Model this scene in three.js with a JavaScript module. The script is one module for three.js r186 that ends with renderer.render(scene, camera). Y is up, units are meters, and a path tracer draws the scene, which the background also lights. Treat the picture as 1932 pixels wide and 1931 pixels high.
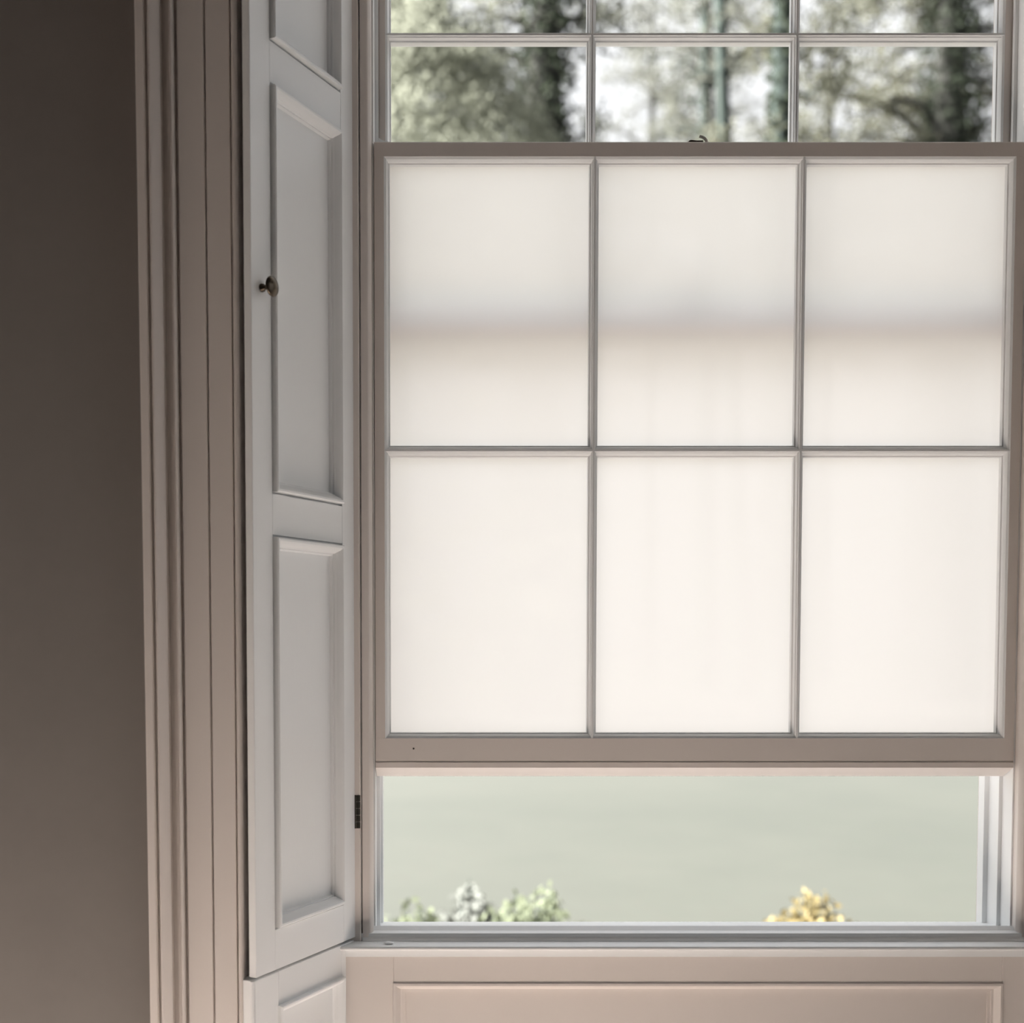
import * as THREE from 'three';
import { mergeGeometries, toCreasedNormals } from 'three/addons/utils/BufferGeometryUtils.js';
import { RoundedBoxGeometry } from 'three/addons/geometries/RoundedBoxGeometry.js';

// ---------------------------------------------------------------- camera, sky, sun, exposure
const scene = new THREE.Scene();
const renderer = new THREE.WebGLRenderer({ antialias: true });
renderer.toneMapping = THREE.LinearToneMapping;
renderer.toneMappingExposure = 1.04;
renderer.shadowMap.enabled = true;

const FOCAL = 2310;                                   // focal length in pixels of the 1932 x 1931 frame
const camera = new THREE.PerspectiveCamera(2 * Math.atan(1312 / FOCAL) * 180 / Math.PI, 1932 / 1931, 0.05, 400);
camera.setViewOffset(2240, 2624, 270, 0, 1932, 1931);  // the photograph is an off-centre crop
camera.position.set(0, 1.35, 2.117);
camera.rotation.x = -2.65 * Math.PI / 180;
camera.focus = 2.06;
camera.userData.fStop = 1.7;

// pale overcast sky, brighter towards the zenith
{
  const w = 256, h = 128, d = new Float32Array(w * h * 4);
  for (let j = 0; j < h; j++) {
    const el = ((j + 0.5) / h - 0.5) * Math.PI, s = Math.max(0, Math.sin(el));
    for (let i = 0; i < w; i++) {
      const L = el < 0 ? 0.5 : 0.76 + 0.98 * s, k = (j * w + i) * 4;
      d[k] = L * 0.985; d[k + 1] = L * 0.995; d[k + 2] = L * 1.02; d[k + 3] = 1;
    }
  }
  const t = new THREE.DataTexture(d, w, h, THREE.RGBAFormat, THREE.FloatType);
  t.mapping = THREE.EquirectangularReflectionMapping; t.magFilter = THREE.LinearFilter; t.minFilter = THREE.LinearFilter; t.needsUpdate = true;
  scene.background = t;
}
// sun from the left, just behind the plane of the window wall
const sun = new THREE.DirectionalLight(new THREE.Color(1.0, 0.975, 0.945), 77);
sun.position.set(-50, 28.3, 1.75); sun.target.position.set(0.4, 1.2, 0);
sun.castShadow = true; sun.shadow.radius = 4; sun.shadow.mapSize.set(2048, 2048);
Object.assign(sun.shadow.camera, { left: -25, right: 25, top: 25, bottom: -25, near: 1, far: 120 });
scene.add(sun, sun.target);

// ---------------------------------------------------------------- helpers
let seed = 12345;
const rnd = () => { seed = (seed * 1664525 + 1013904223) >>> 0; return seed / 4294967296; };
const rr = (a, b) => a + (b - a) * rnd();
const gauss = () => (rnd() + rnd() + rnd() + rnd() - 2) * 0.87;
const taken = {};
const numbered = (n) => { const k = taken[n] = (taken[n] ?? -1) + 1; return k ? `${n}_${String(k).padStart(3, '0')}` : n; };
const rgb = (r, g, b) => new THREE.Color().setRGB(r, g, b);
function mat(r, g, b, roughness = 0.6, more = {}) { return new THREE.MeshPhysicalMaterial({ color: rgb(r, g, b), roughness, side: THREE.DoubleSide, ...more }); }
function noiseTexture(size, seedAt, octaves, lo, hi, stretch = [1, 1]) {  // tiling value noise in grey, lo..hi
  const keep = seed; seed = seedAt;
  const out = new Float32Array(size * size);
  let amp = 1, total = 0;
  for (const cells of octaves) {
    const cx = Math.max(2, Math.round(cells * stretch[0])), cy = Math.max(2, Math.round(cells * stretch[1]));
    const g = Array.from({ length: cx * cy }, () => rnd());
    for (let y = 0; y < size; y++) for (let x = 0; x < size; x++) {
      const fx = x / size * cx, fy = y / size * cy, x0 = Math.floor(fx), y0 = Math.floor(fy);
      const sx = (fx - x0) ** 2 * (3 - 2 * (fx - x0)), sy = (fy - y0) ** 2 * (3 - 2 * (fy - y0));
      const at = (i, j) => g[(j % cy) * cx + (i % cx)];
      out[y * size + x] += amp * ((at(x0, y0) * (1 - sx) + at(x0 + 1, y0) * sx) * (1 - sy) + (at(x0, y0 + 1) * (1 - sx) + at(x0 + 1, y0 + 1) * sx) * sy);
    }
    total += amp; amp *= 0.6;
  }
  seed = keep;
  return { data: out.map((v) => lo + (hi - lo) * v / total), size };
}
function greyTexture(n, tint = [1, 1, 1], tint2 = null) {
  const d = new Uint8Array(n.size * n.size * 4);
  n.data.forEach((v, i) => { for (let c = 0; c < 3; c++) d[i * 4 + c] = 255 * Math.min(1, Math.max(0, tint2 ? tint[c] + (tint2[c] - tint[c]) * v : v * tint[c])); d[i * 4 + 3] = 255; });
  const t = new THREE.DataTexture(d, n.size, n.size); t.wrapS = t.wrapT = THREE.RepeatWrapping; t.magFilter = THREE.LinearFilter; t.minFilter = THREE.LinearMipmapLinearFilter; t.generateMipmaps = true; t.needsUpdate = true;
  return t;
}
// box-mapped uv in metres
function metreUV(g) {
  const p = g.attributes.position, n = g.attributes.normal, uv = new Float32Array(p.count * 2);
  for (let i = 0; i < p.count; i++) {
    const ax = Math.abs(n.getX(i)), ay = Math.abs(n.getY(i)), az = Math.abs(n.getZ(i));
    const [u, v] = az >= ax && az >= ay ? [p.getX(i), p.getY(i)] : ax >= ay ? [p.getZ(i), p.getY(i)] : [p.getX(i), p.getZ(i)];
    uv[2 * i] = u; uv[2 * i + 1] = v;
  }
  g.setAttribute('uv', new THREE.BufferAttribute(uv, 2));
  return g;
}
function fromTriangles(list, crease = 0.7) {            // list of [a, b, c] points
  const g = new THREE.BufferGeometry(), a = new Float32Array(list.length * 9);
  list.forEach((t, i) => t.forEach((p, k) => a.set(p, i * 9 + k * 3)));
  g.setAttribute('position', new THREE.BufferAttribute(a, 3));
  g.computeVertexNormals();
  return metreUV(crease ? toCreasedNormals(g, crease) : g);
}
function box(x0, x1, y0, y1, z0, z1, r = 0.0015) {
  const w = x1 - x0, h = y1 - y0, d = z1 - z0;
  const g = r > 0 ? new RoundedBoxGeometry(w, h, d, 2, Math.min(r, w / 2.1, h / 2.1, d / 2.1)) : new THREE.BoxGeometry(w, h, d);
  g.translate((x0 + x1) / 2, (y0 + y1) / 2, (z0 + z1) / 2);
  return metreUV(g.index ? g.toNonIndexed() : g);
}
// a closed outline pushed along an axis; map(a, b, t) places it
function prism(outline, t0, t1, map, crease = 0.6) {
  const n = outline.length, tris = [], P = (i, t) => map(outline[i % n][0], outline[i % n][1], t);
  for (let i = 0; i < n; i++) tris.push([P(i, t0), P(i + 1, t0), P(i + 1, t1)], [P(i, t0), P(i + 1, t1), P(i, t1)]);
  for (const f of THREE.ShapeUtils.triangulateShape(outline.map(([a, b]) => new THREE.Vector2(a, b)), [])) { tris.push([P(f[2], t0), P(f[1], t0), P(f[0], t0)], [P(f[0], t1), P(f[1], t1), P(f[2], t1)]); }
  // turn all faces outward
  let vol = 0;
  for (const [a, b, c] of tris) vol += a[0] * (b[1] * c[2] - b[2] * c[1]) - a[1] * (b[0] * c[2] - b[2] * c[0]) + a[2] * (b[0] * c[1] - b[1] * c[0]);
  return fromTriangles(vol < 0 ? tris.map(([a, b, c]) => [a, c, b]) : tris, crease);
}
const upright = (outline, y0, y1) => prism(outline, y0, y1, (x, z, t) => [x, t, z]);     // outline in x, z
const along = (outline, x0, x1) => prism(outline, x0, x1, (y, z, t) => [t, y, z]);        // outline in y, z
// a moulding mitred round a rectangle: profile [inset from the outer edge, height above the face]
function frame(x0, x1, y0, y1, profile, z = 0) {
  const tris = [], ring = (k) => { const [t, h] = profile[k]; return [[x0 + t, y0 + t, z + h], [x1 - t, y0 + t, z + h], [x1 - t, y1 - t, z + h], [x0 + t, y1 - t, z + h]]; };
  for (let k = 0; k + 1 < profile.length; k++) {
    const a = ring(k), b = ring(k + 1);
    for (let i = 0; i < 4; i++) { const j = (i + 1) % 4; tris.push([a[i], a[j], b[j]], [a[i], b[j], b[i]]); }
  }
  return fromTriangles(tris, 0.5);
}
const arc = (cx, cy, r, a0, a1, n) => Array.from({ length: n + 1 }, (_, i) => { const a = (a0 + (a1 - a0) * i / n) * Math.PI / 180; return [cx + r * Math.cos(a), cy + r * Math.sin(a)]; });
function add(name, geometry, material, parent = scene) {
  const list = [].concat(geometry), g = list.length > 1 ? mergeGeometries(list.map((q) => (q.index ? q.toNonIndexed() : q))) : list[0];
  const m = new THREE.Mesh(g, material); m.name = parent === scene ? numbered(name) : name; m.castShadow = m.receiveShadow = true;
  parent.add(m); return m;
}
function structure(name, geometry, material) { const m = add(name, geometry, material); m.userData.kind = 'structure'; return m; }
function group(name, position = [0, 0, 0], turn = 0) { const o = new THREE.Group(); o.name = numbered(name); o.position.set(...position); o.rotation.y = turn; scene.add(o); return o; }
function tag(o, label, category, extra = {}) { o.userData = { ...o.userData, label, category, ...extra }; return o; }

// ---------------------------------------------------------------- materials
const grain = greyTexture(noiseTexture(512, 7, [24, 60, 150], 0, 1, [1, 0.25])); 
const mottled = greyTexture(noiseTexture(512, 11, [6, 18, 60, 140], 0.88, 1.0));
grain.repeat.set(3, 3); mottled.repeat.set(0.8, 0.8);
const M = {
  paint: mat(0.77, 0.715, 0.675, 0.42, { bumpMap: grain, bumpScale: 0.00012 }),  // shaded copy of the trim paint: room shade put into the colour
  white: mat(0.89, 0.905, 0.91, 0.42, { bumpMap: grain, bumpScale: 0.00012 }),  // lit copy of the same trim paint: window light put into the colour
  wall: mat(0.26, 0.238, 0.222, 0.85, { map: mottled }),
  plaster: mat(0.13, 0.125, 0.12, 0.9), pale: mat(0.82, 0.815, 0.81, 0.85),  // pale: unseen right wall lightened to bounce light onto the shutter
  stone: mat(0.70, 0.62, 0.58, 0.9, { map: mottled }),
  render: mat(0.62, 0.58, 0.53, 0.9),
  clear: mat(0.96, 0.965, 0.96, 0.04, { transmission: 1, specularIntensity: 0.25, thickness: 0, ior: 1.5 }),
  frosted: mat(0.985, 0.955, 0.935, 0.982, { transmission: 1, thickness: 0, ior: 1.5 }),
  bronze: mat(0.10, 0.08, 0.06, 0.28, { metalness: 0.9 }),
  iron: mat(0.05, 0.048, 0.04, 0.5, { metalness: 0.7 }),
  dark: mat(0.02, 0.018, 0.015, 0.9),  // near black, stands in for shade in the hole and shutter box
};
{
  const oak = noiseTexture(512, 23, [10, 40, 120], 0, 1, [0.3, 1]);
  M.floor = mat(1, 1, 1, 0.92, { map: greyTexture(oak, [0.68, 0.63, 0.60], [0.85, 0.805, 0.775]) });
  M.floor.map.colorSpace = THREE.SRGBColorSpace;
  const lawn = noiseTexture(512, 31, [5, 14, 50, 160], 0, 1);
  const t = greyTexture(lawn, [0.098, 0.115, 0.077], [0.142, 0.150, 0.116]); t.colorSpace = THREE.SRGBColorSpace; t.repeat.set(0.09, 0.09);
  M.lawn = mat(1, 1, 1, 0.95, { map: t });
  M.added_terrace = mat(0.065, 0.062, 0.06, 0.9, { map: mottled });
  M.soil = mat(0.07, 0.055, 0.04, 0.95);
}

// ---------------------------------------------------------------- the room
const CX = 0.4235;                                     // centre line of the window
const XL = -0.131, XR = 2 * CX - XL;                    // clear opening between the pulley stiles
const OL = -0.335, OR = 2 * CX - OL;                    // opening in the masonry
const HEAD = 2.935, FACE = 0.245, OUT = -0.165;
const RX0 = -3.0, RX1 = 2.9, RZ1 = 7.0, RY1 = 4.0;
structure('floor', box(RX0 - 0.3, RX1 + 0.3, -0.2, 0, OUT, RZ1 + 0.3, 0), M.floor);
structure('ceiling', box(RX0 - 0.3, RX1 + 0.3, RY1, RY1 + 0.2, OUT, RZ1 + 0.3, 0), M.plaster);
// unseen French window added in the left-hand wall, lets sun onto the floor
const ADDED_DOORS = [[0.50, 1.25]], DOOR_TOP = 2.15;
structure('wall_left', [box(RX0 - 0.3, RX0, 0, RY1, OUT, ADDED_DOORS[0][0], 0), box(RX0 - 0.3, RX0, 0, RY1, ADDED_DOORS[0][1], RZ1, 0), ...ADDED_DOORS.map(([a, b]) => box(RX0 - 0.3, RX0, DOOR_TOP, RY1, a, b, 0))], M.wall);
ADDED_DOORS.forEach(([a, b]) => {
  const t = group('added_door_1'); t.userData.kind = 'structure';
  const m = (a + b) / 2, x0 = RX0 - 0.2, x1 = RX0 - 0.15;
  add('frame', [box(x0, x1, 0, DOOR_TOP, a, a + 0.07), box(x0, x1, 0, DOOR_TOP, b - 0.07, b), box(x0, x1, 0, DOOR_TOP, m - 0.05, m + 0.05), box(x0, x1, DOOR_TOP - 0.08, DOOR_TOP, a + 0.07, b - 0.07), box(x0, x1, 0, 0.2, a + 0.07, b - 0.07)], M.paint, t);
  for (const [c, d] of [[a + 0.07, m - 0.05], [m + 0.05, b - 0.07]]) add('pane', new THREE.PlaneGeometry(d - c, DOOR_TOP - 0.28).rotateY(Math.PI / 2).translate((x0 + x1) / 2, (DOOR_TOP + 0.12) / 2, (c + d) / 2), M.clear, t);
});
// unseen wide window added in the right-hand wall for daylight on the shutter
const SIDE = [0.35, 2.35, 0.6, 3.3];
structure('wall_right', [box(RX1, RX1 + 0.3, 0, RY1, OUT, SIDE[0], 0), box(RX1, RX1 + 0.3, 0, RY1, SIDE[1], RZ1, 0), box(RX1, RX1 + 0.3, 0, SIDE[2], SIDE[0], SIDE[1], 0), box(RX1, RX1 + 0.3, SIDE[3], RY1, SIDE[0], SIDE[1], 0)], M.pale);
{
  const t = group('added_window_2'), [a, b, c, d] = SIDE, x0 = RX1 + 0.12, x1 = RX1 + 0.17; t.userData.kind = 'structure';
  add('frame', [box(x0, x1, c, d, a, a + 0.07), box(x0, x1, c, d, b - 0.07, b), box(x0, x1, c, c + 0.07, a + 0.07, b - 0.07), box(x0, x1, d - 0.07, d, a + 0.07, b - 0.07), box(x0, x1, (c + d) / 2 - 0.02, (c + d) / 2 + 0.02, a + 0.07, b - 0.07)], M.white, t);
  for (let k = 1; k < 3; k++) add('glazing_bar', box(x0 + 0.01, x1 - 0.01, c + 0.07, d - 0.07, a + (b - a) * k / 3 - 0.01, a + (b - a) * k / 3 + 0.01), M.white, t);
  add('pane', new THREE.PlaneGeometry(b - a - 0.1, d - c - 0.1).rotateY(Math.PI / 2).translate(x0 + 0.015, (c + d) / 2, (a + b) / 2), M.clear, t);
}
structure('wall_front', box(RX0 - 0.3, RX1 + 0.3, 0, RY1, RZ1, RZ1 + 0.3, 0), M.wall);
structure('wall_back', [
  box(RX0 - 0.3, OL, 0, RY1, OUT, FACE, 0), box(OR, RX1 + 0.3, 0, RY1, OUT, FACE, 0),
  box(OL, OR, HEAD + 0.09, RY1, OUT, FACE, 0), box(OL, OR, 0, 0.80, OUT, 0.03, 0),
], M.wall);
// stone surround outside, seen through the open gap
{
  const s = structure('trim_1', [box(OL, XL - 0.009, 0.78, HEAD + 0.09, OUT, -0.121, 0.004), box(XR + 0.009, OR, 0.78, HEAD + 0.09, OUT, -0.121, 0.004)], M.stone);
  add('stone_lintel', box(XL - 0.009, XR + 0.009, HEAD, HEAD + 0.09, OUT, -0.121, 0.004), M.stone, s);
  add('stone_sill', along([[0.66, OUT - 0.10], [0.66, -0.121], [0.79, -0.121], [0.765, OUT - 0.10]], XL - 0.15, XR + 0.15), M.stone, s);
}

// ---------------------------------------------------------------- the fixed window frame
const win = group('window_1'); win.userData.kind = 'structure';
for (const side of [-1, 1]) {
  const mx = (x) => (side < 0 ? x : 2 * CX - x), outline = (list) => list.map(([x, z]) => [mx(x), z]);
  add('jamb', upright(outline([[OL, -0.121], [XL, -0.121], [XL, -0.003], [-0.152, -0.003], [-0.152, 0.012], [OL, 0.012]]), 0.80, HEAD), M.white, win);
  // inside lining and rounded staff bead
  add('lining', upright(outline([[OL, 0.012], [-0.1545, 0.012], [-0.1545, 0.0205], [-0.1565, 0.0225], [-0.172, 0.0225], [OL, 0.0225]]), 0.80, HEAD), M.paint, win);
  add('staff_bead', upright(outline([[-0.1525, -0.003], [-0.1525, 0.016], [-0.1515, 0.0205], ...arc(-0.1445, 0.0100, 0.0105, 90, 0, 8), [-0.134, -0.003]]), 0.83, HEAD), M.paint, win);
  add('parting_bead', upright(outline([[XL, -0.051], [XL, -0.042], [XL + 0.006, -0.0425], [XL + 0.006, -0.0505]]), 0.83, HEAD), M.white, win);
  add('outer_lining', upright(outline([[XL, -0.121], [XL, -0.096], [XL + 0.008, -0.097], [XL + 0.008, -0.121]]), 0.80, HEAD), M.white, win);
}
// a fillet of old paint and filler in the corner above the raised sash
{
  const f = new THREE.Shape([[0, 0], [0.031, 0], ...arc(0.031, 0.036, 0.0345, 268, 182, 10).map(([x, y]) => [Math.max(0.0002, x - 0.0035), Math.max(0.0002, y - 0.0012)]), [0, 0.036]].map(([x, y]) => new THREE.Vector2(x, y)));
  add('filler', new THREE.ExtrudeGeometry(f, { depth: 0.006, bevelEnabled: false }).translate(XL, 2.209, -0.0515), M.white, win);
}
add('head', [box(OL, OR, HEAD, HEAD + 0.09, -0.121, 0.0225), box(XL - 0.003, XR + 0.003, HEAD - 0.02, HEAD + 0.01, 0, 0.02, 0.005)], M.paint, win);
add('sill', along([[0.79, -0.121], [0.79, 0.02], [0.840, 0.02], [0.845, -0.002], [0.8275, -0.1205]], OL, OR), M.white, win);
add('bottom_bead', along([[0.826, 0.0], [0.826, 0.0245], [0.8285, 0.0245], [0.8345, 0.0195], [0.8352, 0.0172], [0.8362, 0.0172], [0.8372, 0.0160], [0.8440, 0.0075], [0.8475, 0.0035], [0.8485, 0.0]], -0.152, 2 * CX + 0.152), M.white, win);

// window board: a thin painted shelf with a small nosing
const board = structure('trim_2', along([[0.806, 0.0], [0.806, 0.047], [0.8195, 0.047], [0.8195, 0.0585], ...arc(0.8232, 0.0585, 0.0036, 180, 0, 6).map(([y, z]) => [y, 0.0585 + (z - 0.0585)]), [0.8268, 0.0]], -0.19, 2 * CX + 0.19), M.white);
board.userData.label = 'painted window board';

// apron panelling below the window board
{
  const t = group('trim_3'); t.userData.kind = 'structure';
  const ax0 = -0.097, ax1 = 2 * CX + 0.097, ay1 = 0.759, ay0 = 0.19;
  add('stile', box(-0.24, ax0, 0, 0.8195, 0.012, 0.046), M.paint, t);
  add('stile', box(ax1, 2 * CX + 0.24, 0, 0.8195, 0.012, 0.046), M.paint, t);
  add('rail', box(ax0, ax1, ay1, 0.8195, 0.012, 0.046, 0.001), M.paint, t);
  add('rail', box(ax0, ax1, 0, ay0, 0.012, 0.046, 0.001), M.paint, t);
  add('moulding', frame(ax0 - 0.002, ax1 + 0.002, ay0 - 0.002, ay1 + 0.002, [[0, 0], [0.0015, 0.003], [0.005, 0.0035], [0.008, 0.0005], [0.013, -0.0065], [0.0165, -0.0075], [0.0165, -0.0105], [0.0215, -0.0105], [0.0215, -0.0135]], 0.046), M.paint, t);
  add('panel', box(ax0 + 0.01, ax1 - 0.01, ay0 + 0.01, ay1 - 0.01, 0.012, 0.033, 0.001), M.paint, t);
}

// ---------------------------------------------------------------- sliding sashes
// profile of the ovolo round each pane: [inset, height], from the face of the sash down to the glass
const OVOLO = [[0, 0], [0.0012, -0.0012], [0.0035, -0.0022], [0.0052, -0.0048], [0.0065, -0.0085], [0.0068, -0.0125], [0.0088, -0.0135], [0.0092, -0.0225]];
function makeSash(name, y0, y1, z, glassY, bottomRail, topRail, bevel, glass) {
  const s = group(name, [CX, y0, z]);
  const X = (XR - XL) / 2 - 0.001, gx = [-0.5275, -0.1865, -0.1695, 0.1685, 0.1855, 0.5275].map((v) => v), H = y1 - y0, T = 0.038;
  const gy = glassY.map(([a, b]) => [a - y0, b - y0]), stile = X - 0.5275 - 0.0092;
  const rb = gy[0][0] - 0.0092, rt = gy[1][1] + 0.0092;
  for (const [a, b] of [[-X, -X + stile], [X - stile, X]]) add('stile', box(a, b, bottomRail ? rb : 0, topRail ? rt : H, -T, 0, 0.0006), M.paint, s);
  // bottom rail with its underside sloped to the sill and a shallow groove
  const low = bottomRail ? [[rb, 0], [rb, -T], [-bevel, -T], [0, 0], [0.009, 0.0005], [0.0098, -0.0018], [0.0115, -0.0018], [0.0123, 0]] : [[rb, 0], [rb, -T], [0, -T], [0, 0]];
  add('bottom_rail', along(low, bottomRail ? -X : -X + stile, bottomRail ? X : X - stile), M.paint, s);
  add('top_rail', along([[rt, 0], [rt, -T], [H, -T], [H, -0.002], [H - 0.002, 0]], topRail ? -X : -X + stile, topRail ? X : X - stile), M.paint, s);
  // glazing bars: a narrow nose towards the room, ovolo flanks, a putty rebate outside
  const bar = (w) => { const half = [[0.0016, -0.0005], [0.0022, -0.003], [0.0042, -0.0045], [w - 0.0045, -0.0075], [w - 0.003, -0.0125], [w - 0.0008, -0.0138], [w, -0.0225], [w - 0.004, -0.036]]; return [...half, ...half.map(([a, b]) => [-a, b]).reverse()]; };
  for (const [a, b] of [[1, 2], [3, 4]]) add('glazing_bar', upright(bar((gx[b] - gx[a]) / 2).map(([x, zz]) => [x + (gx[a] + gx[b]) / 2, zz]), rb, rt), M.white, s);
  const mid = (gy[0][1] + gy[1][0]) / 2;
  add('glazing_bar', along(bar((gy[1][0] - gy[0][1]) / 2).map(([y, zz]) => [y + mid, zz - 0.0003]), -X + stile, X - stile), M.white, s);
  add('moulding', frame(-0.5275 - 0.0092, 0.5275 + 0.0092, rb, rt, OVOLO), M.white, s);  // bars and moulding take the lit copy of the sash paint
  for (const [a, b] of [[0, 1], [2, 3], [4, 5]]) for (const [c, d] of gy) {
    const g = new THREE.PlaneGeometry(gx[b] - gx[a] + 0.006, d - c + 0.006); g.translate((gx[a] + gx[b]) / 2, (c + d) / 2, -0.0235);
    add('pane', g, glass, s);
  }
  return s;
}
const upper = makeSash('sash_window', 1.865, 2.93, -0.053, [[1.912, 2.387], [2.404, 2.879]], false, false, 0, M.clear);
tag(upper, 'clear glazed upper sash with painted glazing bars, trees seen through its panes', 'window sash');
const lower = makeSash('sash_window', 1.1258, 2.192, 0, [[1.186, 1.662], [1.683, 2.158]], true, true, 0.019, M.frosted);
tag(lower, 'raised lower sash with six white frosted panes above the open gap', 'window sash');
add('screw_hole', new THREE.CylinderGeometry(0.0016, 0.0016, 0.002, 12).rotateX(Math.PI / 2).translate(-0.064 - CX, 1.159 - 1.1258, -0.0005), M.dark, lower);  // dark disc standing in for the shade inside a hole

// ---------------------------------------------------------------- splayed shutter and its box
const SPLAY = 63 * Math.PI / 180, SW = 0.29, SX = -0.1635 - Math.cos(SPLAY) * SW, SZ = 0.02 + Math.sin(SPLAY) * SW;
{
  const s = group('window_shutter', [SX, 0.834, SZ], SPLAY);
  tag(s, 'tall white panelled window shutter folded into the splayed reveal left of the window', 'shutter');
  const a = 0.0575, b = 0.244, H = 2.096, TH = 0.0135;
  const panels = [[0.070, 0.668], [0.744, 1.347], [1.422, 2.026]];
  add('stile', box(0, a - 0.0068, 0, H, -TH, 0, 0.0012), M.white, s);
  add('stile', box(b + 0.0068, SW, 0, H, -TH, 0, 0.0012), M.white, s);
  const ys = [0, ...panels.flat(), H];
  for (let i = 0; i < ys.length; i += 2) add('rail', box(a - 0.0068, b + 0.0068, ys[i] + (i ? 0.0068 : 0), ys[i + 1] - (i + 2 < ys.length ? 0.0068 : 0), -TH, -0.0001, 0.0008), M.white, s);
  for (const [c, d] of panels) {
    add('panel', box(a, b, c, d, -0.024, -0.012, 0.0005), M.white, s);
    add('moulding', frame(a - 0.0068, b + 0.0068, c - 0.0068, d + 0.0068, [[0, -0.0005], [0.0002, -0.0075], [0.0032, -0.0075], [0.0033, 0], [0.0035, 0.0062], [0.0053, 0.0078], [0.0083, 0.0075], [0.0123, 0.0045], [0.0158, -0.002], [0.0178, -0.004], [0.0178, -0.0075], [0.0198, -0.0075], [0.0213, -0.0095], [0.0218, -0.012]]), M.white, s);  // outer groove added to make a darker line round the moulding
  }
  // brass knob on the near stile
  const prof = [[0, 0], [0.0062, 0], [0.0065, 0.0015], [0.0052, 0.003], [0.0058, 0.0042], [0.0038, 0.006], [0.0034, 0.0125], [0.0062, 0.0142], [0.0115, 0.0155], [0.0146, 0.0178], [0.0152, 0.0195], [0.0142, 0.0212], [0.0105, 0.0235], [0.0085, 0.0238], [0.0078, 0.0246], [0.004, 0.0258], [0, 0.026]].map(([r, y]) => new THREE.Vector2(r, y));
  const knob = add('knob', new THREE.LatheGeometry(prof, 40).rotateX(Math.PI / 2).translate(0.026, 1.875 - 0.834, 0), M.bronze, s);
  knob.userData.label = 'dark bronze round shutter knob';
  // butt hinge in the corner by the window
  const hy = 1.052 - 0.834;
  const hinge = add('hinge', box(SW - 0.003, SW + 0.006, hy - 0.029, hy + 0.029, -0.002, 0.0018, 0.0005), M.iron, s);
  for (let k = 0; k < 5; k++) add('hinge_knuckle', new THREE.CylinderGeometry(0.0046, 0.0046, 0.0108, 12).translate(SW + 0.0024, hy - 0.0232 + k * 0.0116, 0.0034), M.iron, hinge);
  hinge.userData.label = 'dark iron butt hinge';
}
// panelled lining below the shutter
{
  const t = group('trim_4', [SX, 0, SZ], SPLAY); t.userData.kind = 'structure';
  const a = 0.062, b = 0.246, c = 0.16, d = 0.772, Y = 0.829;
  add('stile', box(0.0, a, 0, Y, -0.03, -0.002), M.white, t);
  add('stile', box(b, SW, 0, Y, -0.03, -0.002), M.white, t);
  add('rail', box(a, b, d, Y, -0.03, -0.0021, 0.001), M.white, t);
  add('rail', box(a, b, 0, c, -0.03, -0.0021, 0.001), M.white, t);
  add('panel', box(a, b, c, d, -0.03, -0.012, 0.0005), M.white, t);
  add('moulding', frame(a - 0.0035, b + 0.0035, c - 0.0035, d + 0.0035, [[0, 0], [0.0002, 0.0062], [0.002, 0.0078], [0.005, 0.0075], [0.009, 0.0045], [0.0125, -0.002], [0.0145, -0.004], [0.0145, -0.0075], [0.0185, -0.012]], -0.002), M.white, t);
  add('edge_bead', new THREE.CylinderGeometry(0.003, 0.003, Y, 12).translate(-0.0035, Y / 2, -0.005), M.white, t);
}
// the right-hand splay, the soffit, both just beyond the frame
{
  const t = group('trim_5', [2 * CX - SX, 0, SZ], -SPLAY); t.userData.kind = 'structure';
  const a = -0.244, b = -0.0575, prof = [[0, 0], [0.0002, 0.0062], [0.002, 0.0078], [0.005, 0.0075], [0.009, 0.0045], [0.0125, -0.002], [0.0145, -0.004], [0.0145, -0.0075], [0.0185, -0.012]];
  for (const [y0, y1, list] of [[0, 0.829, [[0.16, 0.772]]], [0.834, HEAD, [[0.904, 1.502], [1.578, 2.181], [2.256, 2.86]]]]) {
    add('stile', box(-SW, a, y0, y1, -0.03, 0), M.white, t); add('stile', box(b, 0, y0, y1, -0.03, 0), M.white, t);
    const ys = [y0, ...list.flat(), y1];
    for (let i = 0; i < ys.length; i += 2) add('rail', box(a, b, ys[i], ys[i + 1], -0.03, -0.0001, 0.0008), M.white, t);
    for (const [c, d] of list) { add('panel', box(a, b, c, d, -0.03, -0.012, 0.0005), M.white, t); add('moulding', frame(a - 0.0035, b + 0.0035, c - 0.0035, d + 0.0035, prof), M.white, t); }
  }
  structure('trim_6', upright([[SX, SZ], [-0.172, 0.02], [2 * CX + 0.172, 0.02], [2 * CX - SX, SZ]], HEAD - 0.003, HEAD + 0.04), M.paint);
}

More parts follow.
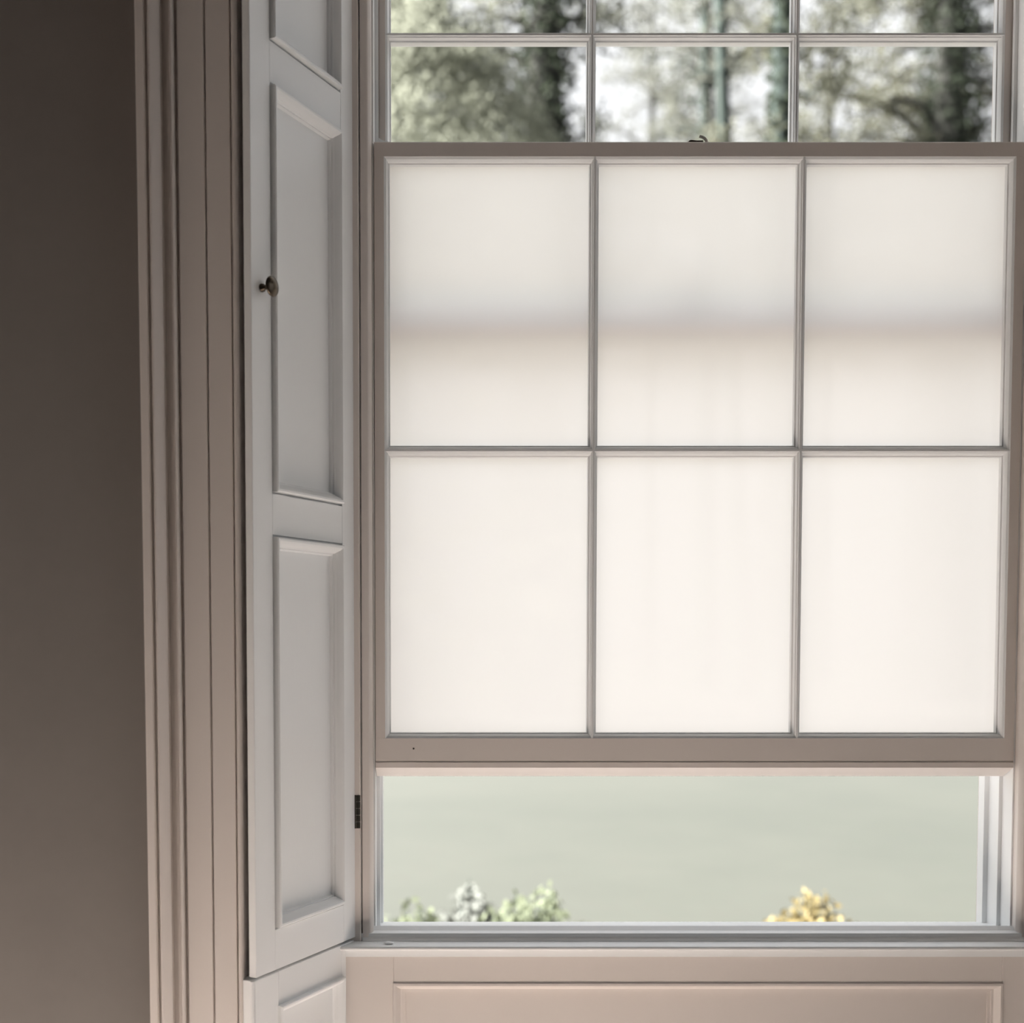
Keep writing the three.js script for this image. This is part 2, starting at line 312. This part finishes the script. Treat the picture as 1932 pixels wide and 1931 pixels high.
// ---------------------------------------------------------------- architrave
const AL = -0.4617, AZ = 0.266;
function architrave(name, side) {
  const t = group(name); t.userData.kind = 'structure';
  const mx = (d, z) => [side < 0 ? AL + d * 0.000957 : 2 * CX - AL - d * 0.000957, z];
  // the old casing has settled slightly out of true: its outer edge leans
  const piece = (n, list) => {
    const m = add(n, upright(list.map(([d, z]) => mx(d, z)), 0, HEAD + 0.15), M.paint, t), p = m.geometry.attributes.position;
    for (let i = 0; i < p.count; i++) { const out = side < 0 ? 1 - (p.getX(i) - AL) / 0.146 : 1 - (2 * CX - AL - p.getX(i)) / 0.146; p.setX(i, p.getX(i) - side * 0.0042 * (2.29 - p.getY(i)) * out); }
  };
  piece('back_band', [[0, 0.243], [0, 0.285], [1.2, 0.286], [12, 0.286], [13, 0.285], [13, 0.243]]);
  piece('moulding', [[13.01, 0.243], [13.01, 0.2835], [14.2, 0.2835], [14.4, 0.2765], [18, 0.2765], [18.4, 0.283], [19.6, 0.2862], [21.4, 0.2872], [23.4, 0.2866], [26, 0.2838], [29, 0.2795], [32, 0.2755], [34.6, 0.2735], [35, 0.258], [43.2, 0.258], [43.8, 0.2675], [48.6, 0.2675], [49.2, 0.2722], [50.6, 0.2742], [52.6, 0.2742], [53.8, 0.2722], [54.4, 0.2665], [54.8, 0.254], [59.6, 0.254], [59.6, 0.243]]);
  piece('board', [[59.61, 0.243], [59.61, AZ - 0.002], [60.5, AZ], [100, AZ], [100.8, AZ - 0.002], [100.8, 0.243]]);
  piece('board', [[100.81, 0.243], [100.81, 0.259], [103.4, 0.259], [103.4, AZ - 0.002], [104.4, AZ], [140.5, AZ], [141.3, AZ - 0.003], [141.3, 0.243]]);
  piece('bead', [[141.31, 0.243], [141.31, 0.260], [143, 0.260], [143, 0.263], [143.8, 0.2665], [145.8, 0.2688], [148, 0.2692], [150, 0.2684], [151.8, 0.2662], [152.6, 0.263], [152.6, 0.10], [148, 0.10], [148, 0.243]]);
  return t;
}
architrave('trim_7', -1);
architrave('trim_8', 1);
structure('trim_9', [box(AL, 2 * CX - AL, HEAD + 0.035, HEAD + 0.18, FACE - 0.002, AZ), box(AL, 2 * CX - AL, HEAD + 0.17, HEAD + 0.20, FACE - 0.002, 0.286)], M.paint);
// shutter box cheeks behind the leaf, coloured near black as the shade there
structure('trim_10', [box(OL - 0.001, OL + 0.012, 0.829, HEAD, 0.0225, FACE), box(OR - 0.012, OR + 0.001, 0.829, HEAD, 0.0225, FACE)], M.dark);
structure('baseboard_back', [box(RX0, AL + 0.006, 0, 0.2, FACE - 0.001, FACE + 0.02), box(2 * CX - AL, RX1, 0, 0.2, FACE - 0.001, FACE + 0.02)], M.paint);

// ---------------------------------------------------------------- sash fastener
{
  const f = group('sash_fastener', [CX - 0.004, 2.192, -0.019]);
  tag(f, 'small curved metal sash fastener on top of the raised meeting rail', 'latch');
  add('base', box(-0.016, 0.016, 0, 0.0035, -0.008, 0.008, 0.0012), M.bronze, f);
  const c = new THREE.CatmullRomCurve3([[0.018, 0, 0.004], [0.018, 0.006, 0.004], [0.013, 0.0125, 0.003], [0.006, 0.0155, 0.002]].map((p) => new THREE.Vector3(...p)));
  add('lever', new THREE.TubeGeometry(c, 16, 0.0026, 10), mat(0.75, 0.72, 0.66, 0.3), f);
  const c2 = new THREE.CatmullRomCurve3([[-0.013, 0.003, 0.002], [-0.010, 0.007, 0.002], [0, 0.0065, 0.002], [0.012, 0.006, 0.003]].map((p) => new THREE.Vector3(...p)));
  add('arm', new THREE.TubeGeometry(c2, 16, 0.0022, 10), M.bronze, f);
  const k = group('fastener_catch', [CX - 0.012, 1.906, -0.070]);
  tag(k, 'fastener catch standing on the upper sash rail behind the frosted glass', 'latch');
  add('base', box(-0.02, 0.02, 0, 0.004, -0.009, 0.009, 0.001), M.bronze, k);
  add('post', new THREE.CylinderGeometry(0.004, 0.006, 0.05, 14).translate(0, 0.029, 0), M.bronze, k);
  add('knob', new THREE.SphereGeometry(0.011, 20, 14).scale(1.3, 0.7, 1).translate(0, 0.058, 0), M.bronze, k);
}

// a loose flake of paint on the window board
{
  const g = new THREE.IcosahedronGeometry(0.006, 1), p = g.attributes.position;
  for (let i = 0; i < p.count; i++) { const k = 1 + 0.25 * Math.sin(p.getX(i) * 900 + p.getZ(i) * 700); p.setXYZ(i, p.getX(i) * 1.5 * k, p.getY(i) * 0.4 * k, p.getZ(i) * k); }
  g.computeVertexNormals();
  const f = add('paint_flake', g.toNonIndexed(), M.white); f.position.set(-0.105, 0.829, 0.042);
  tag(f, 'small white paint flake lying on the window board near the shutter', 'flake');
}

// ---------------------------------------------------------------- outdoors
const GROUND = -0.6;
{
  const g = new THREE.PlaneGeometry(150, 110, 150, 110).rotateX(-Math.PI / 2).translate(0, 0, -55 + OUT);
  const p = g.attributes.position;
  for (let i = 0; i < p.count; i++) { const x = p.getX(i), z = p.getZ(i), far = Math.min(1, Math.max(0, (-z - 6) / 20)); p.setY(i, GROUND + far * (0.12 * Math.sin(x * 0.21 + 1) + 0.1 * Math.sin(z * 0.33))); }
  g.computeVertexNormals();
  const uv = g.attributes.uv; for (let i = 0; i < p.count; i++) uv.setXY(i, p.getX(i), p.getZ(i));
  structure('lawn', g, M.lawn);
}
// leaves: small folded blades, merged into one mesh per crown
function leafMesh(points, size, spread) {
  const pos = [], idx = [], q = new THREE.Quaternion(), v = new THREE.Vector3(), e = new THREE.Euler();
  for (const [x, y, z] of points) {
    e.set(rr(0, 6.28), rr(0, 6.28), rr(0, 6.28)); q.setFromEuler(e);
    const s = size * rr(0.6, 1.3), at = pos.length / 3;
    for (const [a, b, c] of [[-0.5, 0, 0], [-0.1, 0, 0.24], [0.5, 0.06, 0], [-0.1, 0, -0.24]]) { v.set(a * s, b * s, c * s * spread).applyQuaternion(q); pos.push(x + v.x, y + v.y, z + v.z); }
    idx.push(at, at + 1, at + 2, at, at + 2, at + 3);
  }
  const g = new THREE.BufferGeometry(); g.setAttribute('position', new THREE.Float32BufferAttribute(pos, 3)); g.setIndex(idx);
  const n = g.toNonIndexed(); n.computeVertexNormals(); return n;
}
function limb(points, r0, r1, sides = 9) {               // a tapered, slightly crooked tube
  const c = new THREE.CatmullRomCurve3(points.map((p) => new THREE.Vector3(...p))), n = points.length * 4;
  const g = new THREE.TubeGeometry(c, n, 1, sides), p = g.attributes.position, v = new THREE.Vector3(), m = new THREE.Vector3();
  for (let i = 0; i <= n; i++) {
    c.getPointAt(i / n, m); const r = r0 + (r1 - r0) * i / n;
    for (let k = 0; k <= sides; k++) { const j = i * (sides + 1) + k; v.fromBufferAttribute(p, j).sub(m).multiplyScalar(r * (1 + 0.12 * Math.sin(k * 2.1 + i * 0.7))).add(m); p.setXYZ(j, v.x, v.y, v.z); }
  }
  g.computeVertexNormals(); const q = g.toNonIndexed(); q.deleteAttribute('uv'); return q;
}
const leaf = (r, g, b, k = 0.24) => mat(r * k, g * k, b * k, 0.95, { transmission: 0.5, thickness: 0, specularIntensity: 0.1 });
const LEAF = { pale: leaf(0.90, 0.93, 0.74), olive: leaf(0.40, 0.40, 0.29), grey: leaf(0.44, 0.45, 0.37), haze: leaf(0.62, 0.63, 0.56), dark: leaf(0.13, 0.15, 0.09), ivy: leaf(0.13, 0.16, 0.11), gold: leaf(0.85, 0.70, 0.34), shrub: leaf(0.58, 0.65, 0.43), silver: leaf(0.72, 0.75, 0.68) };  // haze: leaf colour lightened to put distance haze on the far trees
const BARK = mat(0.022, 0.022, 0.020, 1, { specularIntensity: 0.08 }), BARKGREEN = mat(0.024, 0.030, 0.027, 1, { specularIntensity: 0.08 });
// a broadleaf tree: trunk, limbs, leaf clusters round the limb ends
function tree(x, z, o) {
  const t = group('tree', [x, GROUND, z], 0);
  const H = o.height, R = o.radius, top = [o.lean ?? 0, H * 0.93, rr(-0.5, 0.5)];
  const trunkAt = (f) => [top[0] * f + (o.bow ?? 0) * Math.sin(f * 6) , top[1] * f, top[2] * f];
  const wood = [limb([0, 0.2, 0.4, 0.6, 0.8, 1].map(trunkAt), R, R * 0.25, 11)], points = [];
  for (let k = 0; k < o.limbs; k++) {
    const f = rr(o.from ?? 0.4, 0.98), [bx, by, bz] = trunkAt(f), a = o.back ? rr(Math.PI * 0.95, Math.PI * 2.05) : rr(0, 6.283), L = o.reach * rr(0.5, 1.1) * (1.15 - 0.6 * f);
    const up = rr(-0.1, 0.55), e = [bx + Math.cos(a) * L, by + L * up, bz + Math.sin(a) * L], m = [(bx + e[0]) / 2 + rr(-0.3, 0.3), (by + e[1]) / 2 + L * 0.1, (bz + e[2]) / 2 + rr(-0.3, 0.3)];
    const r = R * 0.28 * rr(0.5, 1) * (1.1 - 0.7 * f);
    wood.push(limb([[bx, by, bz], m, e], r, 0.012, 6));
    for (let c = 0; c < o.clusters; c++) {
      const s = rr(0.25, 1.05), cx = bx + (e[0] - bx) * s + gauss() * 0.5, cy = by + (e[1] - by) * s + L * 0.1 * Math.sin(s * 3) + gauss() * 0.5, cz = bz + (e[2] - bz) * s + gauss() * 0.5, rad = o.puff * rr(0.5, 1.2);
      if (o.leaves > 12 && rnd() < 0.5) wood.push(limb([[bx + (e[0] - bx) * s * 0.9, by + (e[1] - by) * s * 0.9, bz + (e[2] - bz) * s * 0.9], [cx, cy, cz]], 0.03, 0.008, 4));
      for (let l = 0; l < o.leaves; l++) points.push([cx + gauss() * rad, cy + gauss() * rad * 0.7, cz + gauss() * rad]);
    }
  }
  for (const [path, r0, r1] of o.branches ?? []) wood.push(limb(path, r0, r1, 7));
  add('trunk', wood, o.bark ?? BARK, t);
  const f = add('foliage', leafMesh(points, o.leaf ?? 0.16, 1.2), o.color, t); f.userData.kind = 'stuff';
  if (o.ivy) {
    const iv = [];
    for (let k = 0; k < o.ivy; k++) { const fr = rr(0, o.ivyTop ?? 0.85), [bx, by, bz] = trunkAt(fr), a = rr(0, 6.283), r = R * (1 - 0.75 * fr) + rr(0, o.ivyOut ?? 0.25); iv.push([bx + Math.cos(a) * r, by, bz + Math.sin(a) * r]); }
    add('ivy', leafMesh(iv, 0.17, 1.4), LEAF.ivy, t).userData.kind = 'stuff';
  }
  tag(t, o.label, 'tree');
  return t;
}
// a dense pale evergreen: overlapping sprays on an egg-shaped crown
function evergreen(x, z, H, rx, label, color) {
  const t = group('tree', [x, GROUND, z]);
  add('trunk', limb([[0, 0, 0], [0.05, H * 0.5, 0], [0, H * 0.92, 0]], 0.28, 0.03, 9), BARK, t);
  const pts = [];
  for (let k = 0; k < 1300; k++) {
    const v = k < 240 ? rr(0.06, 0.55) : rr(0.55, 1), a = rr(0, 6.283), r = rx * Math.pow(Math.sin(Math.PI * Math.min(0.98, 0.12 + v * 0.88)), 0.7) * rr(0.55, 1.06);
    const cx = Math.cos(a) * r, cy = H * v, cz = Math.sin(a) * r, p = rr(0.25, 0.5);
    for (let l = 0; l < 84; l++) pts.push([cx + gauss() * p, cy + gauss() * p * 0.55, cz + gauss() * p]);
  }
  add('foliage', leafMesh(pts, 0.115, 0.9), color, t).userData.kind = 'stuff';
  return tag(t, label, 'tree');
}
evergreen(-0.95, -20.5, 13.8, 4.0, 'pale green dense evergreen at the left edge of the upper panes', LEAF.pale);
const common = { limbs: 46, clusters: 8, leaves: 44, reach: 4.4, puff: 0.7, from: 0.42, leaf: 0.15 };
tree(2.05, -28, { ...common, height: 25, radius: 0.80, color: LEAF.grey, ivy: 6000, ivyOut: 0.34, ivyTop: 0.95, lean: 0.3, limbs: 26, reach: 3.4, back: true, label: 'tree with a thick dark ivy-clad trunk, right of the pale evergreen' });
tree(9.56, -44, { ...common, height: 33, radius: 0.52, color: LEAF.grey, bark: BARKGREEN, lean: -0.1, limbs: 34, clusters: 5, reach: 4, back: true, label: 'slim straight trunk, leftmost of the three behind the middle pane' });
tree(9.1, -36, { ...common, height: 29, radius: 0.42, color: LEAF.grey, bark: BARKGREEN, lean: -1.1, limbs: 18, clusters: 5, reach: 3.4, back: true, label: 'slim leaning trunk, second of the three behind the middle pane' });
tree(6.92, -23.9, { ...common, height: 24, radius: 0.36, color: LEAF.olive, bark: BARKGREEN, ivy: 1800, ivyOut: 0.14, limbs: 18, reach: 2.6, back: true, label: 'dark ivy-speckled trunk, third of the three behind the middle pane' });
tree(16.0, -37.9, { ...common, height: 30, radius: 1.0, color: LEAF.olive, ivy: 9500, ivyOut: 0.55, ivyTop: 0.95, limbs: 80, reach: 5.0, back: true, label: 'broad ivy-covered tree with a curved bough behind the right panes', branches: [[[[0, 15.4, 0.2], [-0.45, 17.6, 0.6], [-1.2, 18.6, 0.8], [-2.2, 18.9, 0.8]], 0.15, 0.06]] });
tree(-3.2, -50, { ...common, height: 33, radius: 0.5, color: LEAF.dark, limbs: 60, reach: 5.4, label: 'tall dark tree rising behind the pale evergreen' });
tree(25.0, -47, { ...common, height: 31, radius: 0.45, color: LEAF.olive, limbs: 60, reach: 5, label: 'olive green tree whose crown shows at the far right edge of the right panes' });
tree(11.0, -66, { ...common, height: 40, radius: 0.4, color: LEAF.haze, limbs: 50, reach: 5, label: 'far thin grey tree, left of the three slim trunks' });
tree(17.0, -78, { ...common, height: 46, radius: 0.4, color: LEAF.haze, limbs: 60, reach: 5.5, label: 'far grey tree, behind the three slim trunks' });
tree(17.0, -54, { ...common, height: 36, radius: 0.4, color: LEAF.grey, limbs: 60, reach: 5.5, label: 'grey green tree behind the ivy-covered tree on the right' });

// ---------------------------------------------------------------- planting below the window
{
  structure('added_terrace', box(-12, 14, GROUND - 0.1, GROUND + 0.12, -2.3, OUT, 0.01), M.added_terrace);  // unseen terrace, added to bounce sunlight up onto the frosted panes
  structure('flower_bed', along([[GROUND - 0.1, -6.4], [GROUND - 0.1, -2.3], [GROUND + 0.06, -2.3], [GROUND + 0.08, -2.9], [GROUND + 0.05, -4.6], [GROUND, -4.9]], -9, 11), M.soil);
}
function shrub(name, x, z, h, w, sprays, leafSize, color, label, category = 'shrub') {
  const t = group(name, [x, GROUND + 0.05, z]), stems = [], pts = [];
  for (let k = 0; k < sprays; k++) {
    const a = rr(0, 6.283), r = w * Math.sqrt(rnd()), e = [Math.cos(a) * r, h * rr(0.72, 1.04) * (1 - 0.22 * (r / w) ** 2), Math.sin(a) * r];
    stems.push(limb([[e[0] * 0.2, 0, e[2] * 0.2], [e[0] * 0.7, e[1] * 0.55, e[2] * 0.7], e], 0.006, 0.002, 4));
    for (let l = 0; l < 24; l++) { const s = rr(0.55, 1.02); pts.push([e[0] * (0.3 + 0.7 * s) + gauss() * 0.035, e[1] * s, e[2] * (0.3 + 0.7 * s) + gauss() * 0.035]); }
  }
  add('stem', stems, BARKGREEN, t).userData.kind = 'stuff';
  add('foliage', leafMesh(pts, leafSize, 1.2), color, t).userData.kind = 'stuff';
  return tag(t, label, category);
}
shrub('garden_shrub', -0.17, -3.5, 0.68, 0.19, 60, 0.05, LEAF.shrub, 'small green shrub in the bed at the left end of the gap');
shrub('garden_shrub', 0.09, -3.8, 0.70, 0.15, 40, 0.05, LEAF.silver, 'silvery grey shrub between the two green ones');
shrub('garden_shrub', 0.38, -3.45, 0.745, 0.25, 90, 0.05, LEAF.shrub, 'taller leafy shrub with loose sprays near the middle of the gap');
shrub('golden_shrub', 1.66, -3.5, 0.705, 0.23, 170, 0.042, LEAF.gold, 'rounded golden yellow shrub towards the right of the gap');

renderer.render(scene, camera);
